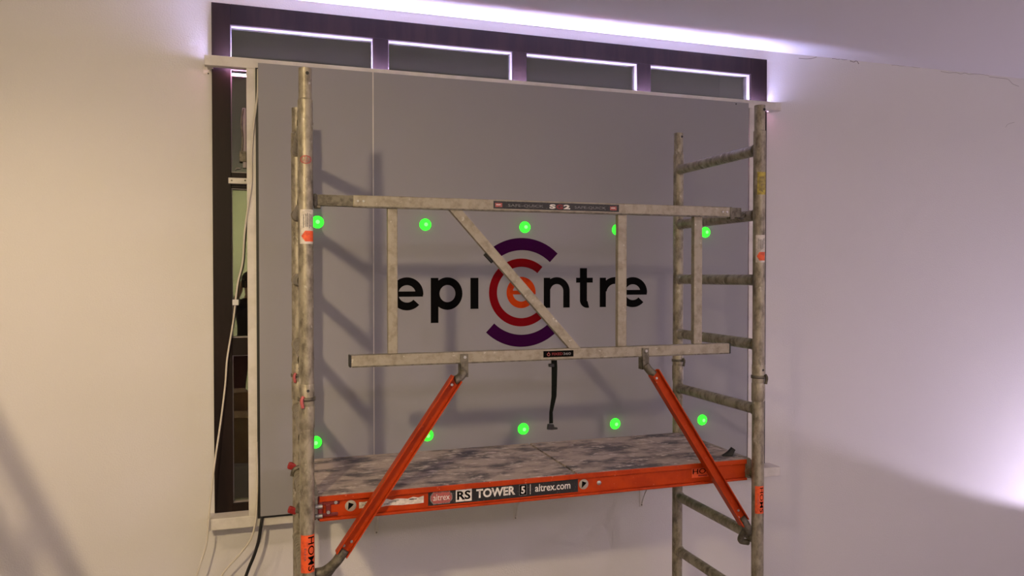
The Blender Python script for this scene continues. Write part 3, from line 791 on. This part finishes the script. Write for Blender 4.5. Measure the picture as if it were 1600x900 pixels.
for top_px, bot_px, kx, ky, foot in (((714, 591), (533, 867), 725, 562, 'L'), ((1022, 582), (1163, 816), 1008, 553, 'R')):
    o, Mx, Ln = brace(top_px, bot_px, foot)
    k0 = P(kx, ky, YG - GD)
    g = MB(); w2 = .0155
    g.box(k0.x - w2, k0.x + w2, YG - GD - .004, YG - GD - .0005, bzm - .012, bzm + .014, bev=.001)
    zt = bzm - hb_b - .052
    g.box(k0.x - w2, k0.x + w2, YG - GD - .006, YG - GD - .002, zt, bzm - .010, bev=.001)
    g.box(k0.x - w2, k0.x - w2 + .004, YG - GD - .006, YG + .01, zt, bzm - hb_b, bev=.001)
    e = Mx @ Vector((0, .006, .012))
    g.path([(k0.x, YG - GD - .002, zt + .018), ((k0.x + e.x) / 2, (YG - GD + e.y) / 2, (zt + e.z) / 2 + .004), (e.x, e.y + .004, e.z)], .0165, 10)
    g.build('knee_bracket', M['cast'], o)
    for z in (bzm + .002, zt + .014):
        c = Vector((k0.x + .002, YG - GD - .004, z)); MB().tube(c, c + Vector((0, -.005, 0)), .0055, n=12).build('bolt', M['steel'], o)
    e0 = Mx @ Vector((0, .004, Ln - .02)); e1 = Mx @ Vector((0, .004, Ln + .03))
    s = 1 if foot == 'L' else -1
    xu = XA if foot == 'L' else XB
    g = MB()
    zr = RZ[6]
    end = Vector((xu + s * RT * .9, Y0 + .03, e1.z - (.040 if foot == 'L' else .02)))
    g.path([e0, e1, (e1 + end) / 2 + Vector((0, 0, -.012)), end], .019, 10)
    g.path([e1 + Vector((0, .01, -.01)), Vector((xu + s * .05, Y0 + .05, end.z - .045)), Vector((xu + s * .01, Y0 + .05, end.z - .06))], .013, 8)
    g.build('foot_hook', M['cast'], o)
# black strap hanging under the bottom bar
g = MB(); pts = [(866, 560, 0), (867, 575, .002), (865.5, 600, -.006), (866.5, 620, .004), (862.5, 645, .008), (862, 662, .004)]
wd = [.0125, .0125, .0115, .011, .0075, .0085]
v = []; f = []
for (x, y, dy), w_ in zip(pts, wd):
    c = P(x, y, YG - .004); c.y += dy
    v += [(c.x - w_, c.y, c.z), (c.x + w_, c.y + .003, c.z), (c.x + w_, c.y + .0055, c.z), (c.x - w_, c.y + .0025, c.z)]
for i in range(len(pts) - 1):
    for k_ in range(4): f.append([4 * i + k_, 4 * i + (k_ + 1) % 4, 4 * i + 4 + (k_ + 1) % 4, 4 * i + 4 + k_])
f += [[0, 1, 2, 3], [len(v) - 1, len(v) - 2, len(v) - 3, len(v) - 4]]
g.add(v, f); sp = g.build('strap', M['strap'], tower)
g = MB(); c = P(863, 669, YG - .002)
g.prism([(-.017, .014), (.004, .012), (.008, .000), (.021, -.002), (.020, -.008), (-.004, -.009), (-.020, -.007)], Matrix.Translation((c.x, c.y - .004, c.z + .003)), .012)
g.build('buckle', M['black'], sp)
a = P(860, 570, YG - .006); MB().box(a.x - .006, a.x + .014, a.y - .008, a.y + .008, a.z - .008, a.z + .004, bev=.002).build('buckle', M['black'], sp)

# ------------------------------------------------------------------ cables
def cable(pts, r, m, label, Y):
    g = MB(); g.path([P(x, y, yy if yy else Y) for x, y, yy in pts], r, 8, 0, 6)
    return tag(g.build('cable', m), label, 'cable', 'cables beside the board')
yb = YB0 - .007
c1 = cable([(403, 108, yb), (402, 150, yb), (396, 200, yb), (393, 245, yb), (393, 285, yb), (388, 320, yb), (382, 365, yb + .01), (379, 410, yb + .03), (372, 440, yb + .04), (368, 470, yb + .05), (364, 505, 3.78), (355, 560, 3.78), (352, 600, 3.78), (346, 650, 3.77), (336, 720, 3.74), (330, 770, 3.72), (327, 800, 3.70), (324, 840, 3.69), (320, 860, 3.69), (312, 885, 3.68), (305, 915, 3.68), (300, 990, 3.68)], .0042, M['cable'], 'thin white cable running down over the window frame at the left', yb)
g = MB(); a, b = P(363, 468, yb + .045), P(373, 477, yb + .045); g.box(a.x, b.x, a.y - .006, a.y + .008, b.z, a.z, bev=.003)
g.build('connector', M['lamp_body'], c1)
cable([(401, 690, yb), (402, 750, yb), (401, 790, yb), (399, 815, yb - .012), (393, 840, yb - .014), (378, 862, yb - .01), (360, 882, yb - .005), (346, 900, yb), (325, 940, yb)], .0045, M['cable'], 'white cable curving away left below the ledge corner', yb)
cable([(410, 806, YB0 - .008), (408, 820, YB0 - .012), (404, 845, YB0 - .014), (397, 868, YB0 - .014), (388, 890, YB0 - .012), (380, 915, YB0 - .01), (372, 960, YB0)], .0075, M['black'], 'thick black cable hanging below the bottom left corner of the board', yb)

# ------------------------------------------------------------------ lamps of the room, and added fill panels (outside the frame)
def spot(name, pos, target, energy, col, size, blend, radius, label, cool=False, floor=False):
    d = (Vector(target) - pos).normalized()
    t = thing(name, (pos.x, pos.y, 0 if floor else pos.z), label, 'lamp')
    q = Matrix.Translation(pos) @ d.to_track_quat('Z', 'Y').to_matrix().to_4x4()
    MB().lathe([(.0, -.16), (.05, -.16), (.07, -.12), (.085, -.02), (.083, -.02), (.066, -.115), (.0, -.12)], q, 24).build('lamp_shade', M['lamp_body'], t)
    MB().lathe([(.0, -.055), (.03, -.065), (.042, -.09), (.02, -.12)], q, 16).build('bulb', M['bulb_cool' if cool else 'bulb'], t)
    if floor:
        MB().tube((pos.x, pos.y, .0), (pos.x, pos.y, .02), .11, n=24).build('base', M['lamp_body'], t)
        e = pos - d * .16
        MB().path([(pos.x, pos.y, .02), (pos.x, pos.y, (e.z + .02) / 2), tuple(e + Vector((0, 0, -.02))), tuple(e)], .012).build('stem', M['lamp_body'], t)
    else:
        e = pos - d * .16
        MB().tube(e, (e.x, e.y, ZC - .02), .012, n=12).build('stem', M['lamp_body'], t)
        MB().tube((e.x, e.y, ZC - .02), (e.x, e.y, ZC), .05, n=24).build('base', M['lamp_body'], t)
    ld = bpy.data.lights.new(name, 'SPOT'); ld.energy = energy; ld.color = col; ld.spot_size = math.radians(size); ld.spot_blend = blend; ld.shadow_soft_size = radius
    lo = bpy.data.objects.new(name + '_light', ld); lo.matrix_local = Matrix.Translation(-BASE[t]) @ Matrix.Translation(pos) @ (-d).to_track_quat('Z', 'Y').to_matrix().to_4x4()
    link(lo, t)
    return t
spot('spotlight', POS_A, (-.7, YW, H - 1.45), SPOT_A, (1, .76, .43), 92, 1.0, .075, 'white ceiling spotlight aimed at the board from beside the photographer')
spot('spotlight', POS_B, (-1.0, YW, H - 1.0), SPOT_B, (1, .74, .45), 84, 1.0, .06, 'white ceiling spotlight near the left wall aimed at the lower wall')
spot('spotlight', POS_D, (0, YR, H - .2), SPOT_D, (1, .85, .62), 120, 1.0, .08, 'white ceiling spotlight lighting the olive rear wall')
spot('spotlight', POS_C, (5.32, 3.26, 1.19), SPOT_C, (.80, .70, 1.0), 106, .12, .04, 'cool purple floor spotlight by the wall at the right', True, True)

for x, w_ in ((2.0, 'left'), (3.8, 'middle'), (5.5, 'right')):  # glowing panels added behind the camera to raise the ambient light
    zp = ZC - .40
    t = thing('fill_panel', (x, -1.6, zp), 'square mauve white fill panel added unseen behind the camera, ' + w_ + ' of the three', 'lamp', 'added fill panels')
    MB().box(x - .29, x + .29, -1.89, -1.31, zp, zp + .05, bev=.01).build('diffuser', M['fill_light'], t)
    MB().box(x - .31, x + .31, -1.91, -1.29, zp + .018, zp + .032, bev=.003).build('frame', M['lamp_body'], t)
    MB().tube((x, -1.6, zp + .05), (x, -1.6, ZC), .006, n=10).build('stem', M['lamp_body'], t)

# ------------------------------------------------------------------ things behind and beside the camera
# ladder leaning on the left wall; its rails throw the two slanted shadows on the wall beside the window
def sh(px, py, s):
    S = P(px, py, YW); return POS_A + (S - POS_A) * s
a0, a1 = sh(8, 705, .65), sh(112, 898, .65)
kx_ = (a1.x - a0.x) / (a1.z - a0.z)                       # x per z of the leaning rails
def on_plane(px, py):
    S = P(px, py, YW); D_ = S - POS_A
    # a0.x + kx*(z - a0.z) = x
    s = (a0.x + kx_ * (POS_A.z - a0.z) - POS_A.x) / (D_.x - kx_ * D_.z)
    return POS_A + D_ * s
ry2 = on_plane(15, 870).y
def rail_x(z): return a0.x + kx_ * (z - a0.z)
ztop = a0.z + (XL + .035 - a0.x) / kx_
ld = thing('ladder', (rail_x(0), (a0.y + ry2) / 2, 0), 'aluminium ladder leaning against the left wall', 'ladder')
ang = math.atan2(kx_, 1)
for y in (a0.y, ry2):
    m = Matrix(((math.cos(ang), 0, kx_, rail_x(0)), (0, 1, 0, y), (-math.sin(ang), 0, 1, 0), (0, 0, 0, 1)))
    MB().obox(m, -.033, .033, -.0125, .0125, .02, ztop, bev=.002).build('rail', M['alu_bar'], ld)
for i in range(9):
    z = .25 + .28 * i
    if z < ztop - .08 and not (.75 < z - 0 < 0): MB().tube((rail_x(z), min(a0.y, ry2), z), (rail_x(z), max(a0.y, ry2), z), .014, n=14).build('rung', M['alu_bar'], ld)

# cardboard boxes on the floor, seen only as a reflection in the narrow panes
def carton(x, y, z, sx, sy, sz, rz, label):
    t = thing('cardboard_box', (x, y, z), label, 'box', 'cartons on the floor')
    m = Matrix.Translation((x, y, z)) @ Matrix.Rotation(rz, 4, 'Z')
    MB().obox(m, -sx / 2, sx / 2, -sy / 2, sy / 2, 0, sz, bev=.003).build('carton_body', M['cardboard'], t)
    g = MB(); g.obox(m, -.025, .025, -sy / 2 - .001, sy / 2 + .001, sz * .7, sz + .0015); g.build('tape', M['tape'], t)
    for s in (-1, 1):
        g = MB(); mm = m @ Matrix.Translation((s * sx / 2, 0, sz)) @ Matrix.Rotation(-s * .9, 4, 'Y')
        g.obox(mm, min(0, -s * sx * .4), max(0, -s * sx * .4), -sy / 2, sy / 2, 0, .003); g.build('flap', M['cardboard'], t)
ST = .50
carton(-.16, .45, ST, .44, .36, .40, .2, 'large brown cardboard box in front of the photographer')
carton(-.32, .00, ST, .34, .30, .55, -.2, 'tall brown cardboard box nearest the photographer')

# the photographer, seen only as a reflection: dark hair, black shirt, bare forearms raised to a phone
def person(ox, oy):
    verts = []; edges = []; rad = []
    def V(x, y, z, rx, ry=None): verts.append((x, y, z)); rad.append((rx, ry or rx)); return len(verts) - 1
    def chain(i, pts):
        for p in pts:
            j = V(*p); edges.append((i, j)); i = j
        return i
    pel = V(0, 0, .92, .145, .105)
    waist = chain(pel, [(0, .0, 1.06, .13, .095)])
    chest = chain(waist, [(0, .01, 1.22, .15, .105), (0, .0, 1.34, .15, .10)])
    neck = chain(chest, [(0, .0, 1.41, .07, .065), (0, .015, 1.46, .052, .052)])
    chain(neck, [(0, .03, 1.52, .066, .078), (0, .035, 1.58, .076, .092), (0, .03, 1.64, .066, .08)])
    for s in (-1, 1):
        w_ = chain(chest, [(s * .17, 0, 1.35, .058), (s * .235, .05, 1.22, .046), (s * .27, .13, 1.11, .040), (s * .19, .24, 1.30, .036), (s * .11, .31, 1.46, .027)])
        pm = chain(w_, [(s * .085, .335, 1.51, .034, .02), (s * .075, .345, 1.55, .034, .018)])
        for k in range(4):
            b = .02 * k
            chain(pm, [(s * (.08 - .012), .352, 1.535 + b * .8, .009), (s * .045, .368, 1.54 + b * .8, .0085), (s * .025, .362, 1.545 + b * .8, .008)])
        chain(pm, [(s * .085, .33, 1.575, .010), (s * .068, .325, 1.60, .009), (s * .05, .328, 1.605, .008)])
        chain(pel, [(s * .095, .0, .84, .09), (s * .105, .01, .66, .075), (s * .11, .02, .47, .056), (s * .115, .0, .30, .055), (s * .12, -.015, .10, .038), (s * .12, .0, .045, .04), (s * .125, .09, .035, .036), (s * .125, .15, .03, .03)])
    me = bpy.data.meshes.new('person'); me.from_pydata(verts, edges, [])
    o = bpy.data.objects.new('person', me); COL.objects.link(o)
    md = o.modifiers.new('skin', 'SKIN'); md.use_smooth_shade = True
    for i, r in enumerate(rad): me.skin_vertices[0].data[i].radius = r
    me.skin_vertices[0].data[0].use_root = True
    sb = o.modifiers.new('sub', 'SUBSURF'); sb.levels = 2; sb.render_levels = 2
    dg_ = bpy.context.evaluated_depsgraph_get()
    me2 = bpy.data.meshes.new_from_object(o.evaluated_get(dg_))
    o.modifiers.clear(); o.data = me2; bpy.data.meshes.remove(me)
    for m in ('skin', 'shirt', 'trousers', 'black'): me2.materials.append(M[m])
    for p in me2.polygons:
        c = p.center; p.use_smooth = True
        if c.z < .08: p.material_index = 3
        elif c.z < .96: p.material_index = 2 if not (abs(c.x) > .2 and c.y > .1) else 0
        elif c.z < 1.42 and c.y < .115: p.material_index = 1
        else: p.material_index = 0
    o.location = (ox, oy, ST)
    BASE[o] = Vector((ox, oy, ST))
    tag(o, 'photographer in black shirt and maroon trousers holding a phone, reflected in the window', 'person')
    g = MB(); c = Matrix.Translation((ox, oy + .02, ST + 1.605))
    prof = [(.093 * math.cos(t), .085 * math.sin(t) + .005) for t in [i * PI / 2 / 8 for i in range(9)]]
    g.lathe([(.088, -.06)] + prof, c @ Matrix.Diagonal((.95, 1.12, 1, 1)), 24); g.build('hair', M['hair'], o)
    g = MB(); g.box(ox - .006, ox + .006, oy + .115, oy + .145, ST + 1.535, ST + 1.56, bev=.004); g.build('nose', M['skin'], o)
    for s in (-1, 1):
        g = MB(); g.lathe([(0, .005), (.008, .004), (.012, 0)], Matrix.Translation((ox + s * .032, oy + .115, ST + 1.585)) @ Matrix.Rotation(-PI / 2, 4, 'X'), 12); g.build('eye', M['black'], o)
    g = MB(); g.box(ox - .022, ox + .022, oy + .108, oy + .118, ST + 1.505, ST + 1.511, bev=.002); g.build('mouth', M['redcast'], o)
    return o
person(-.12, -.44)
ph = MB().box(-.12 - .075, -.12 + .085, -.075, -.067, ST + 1.53, ST + 1.605, bev=.003).build('phone', M['black'])
tag(ph, 'black smartphone held sideways by the photographer', 'phone')
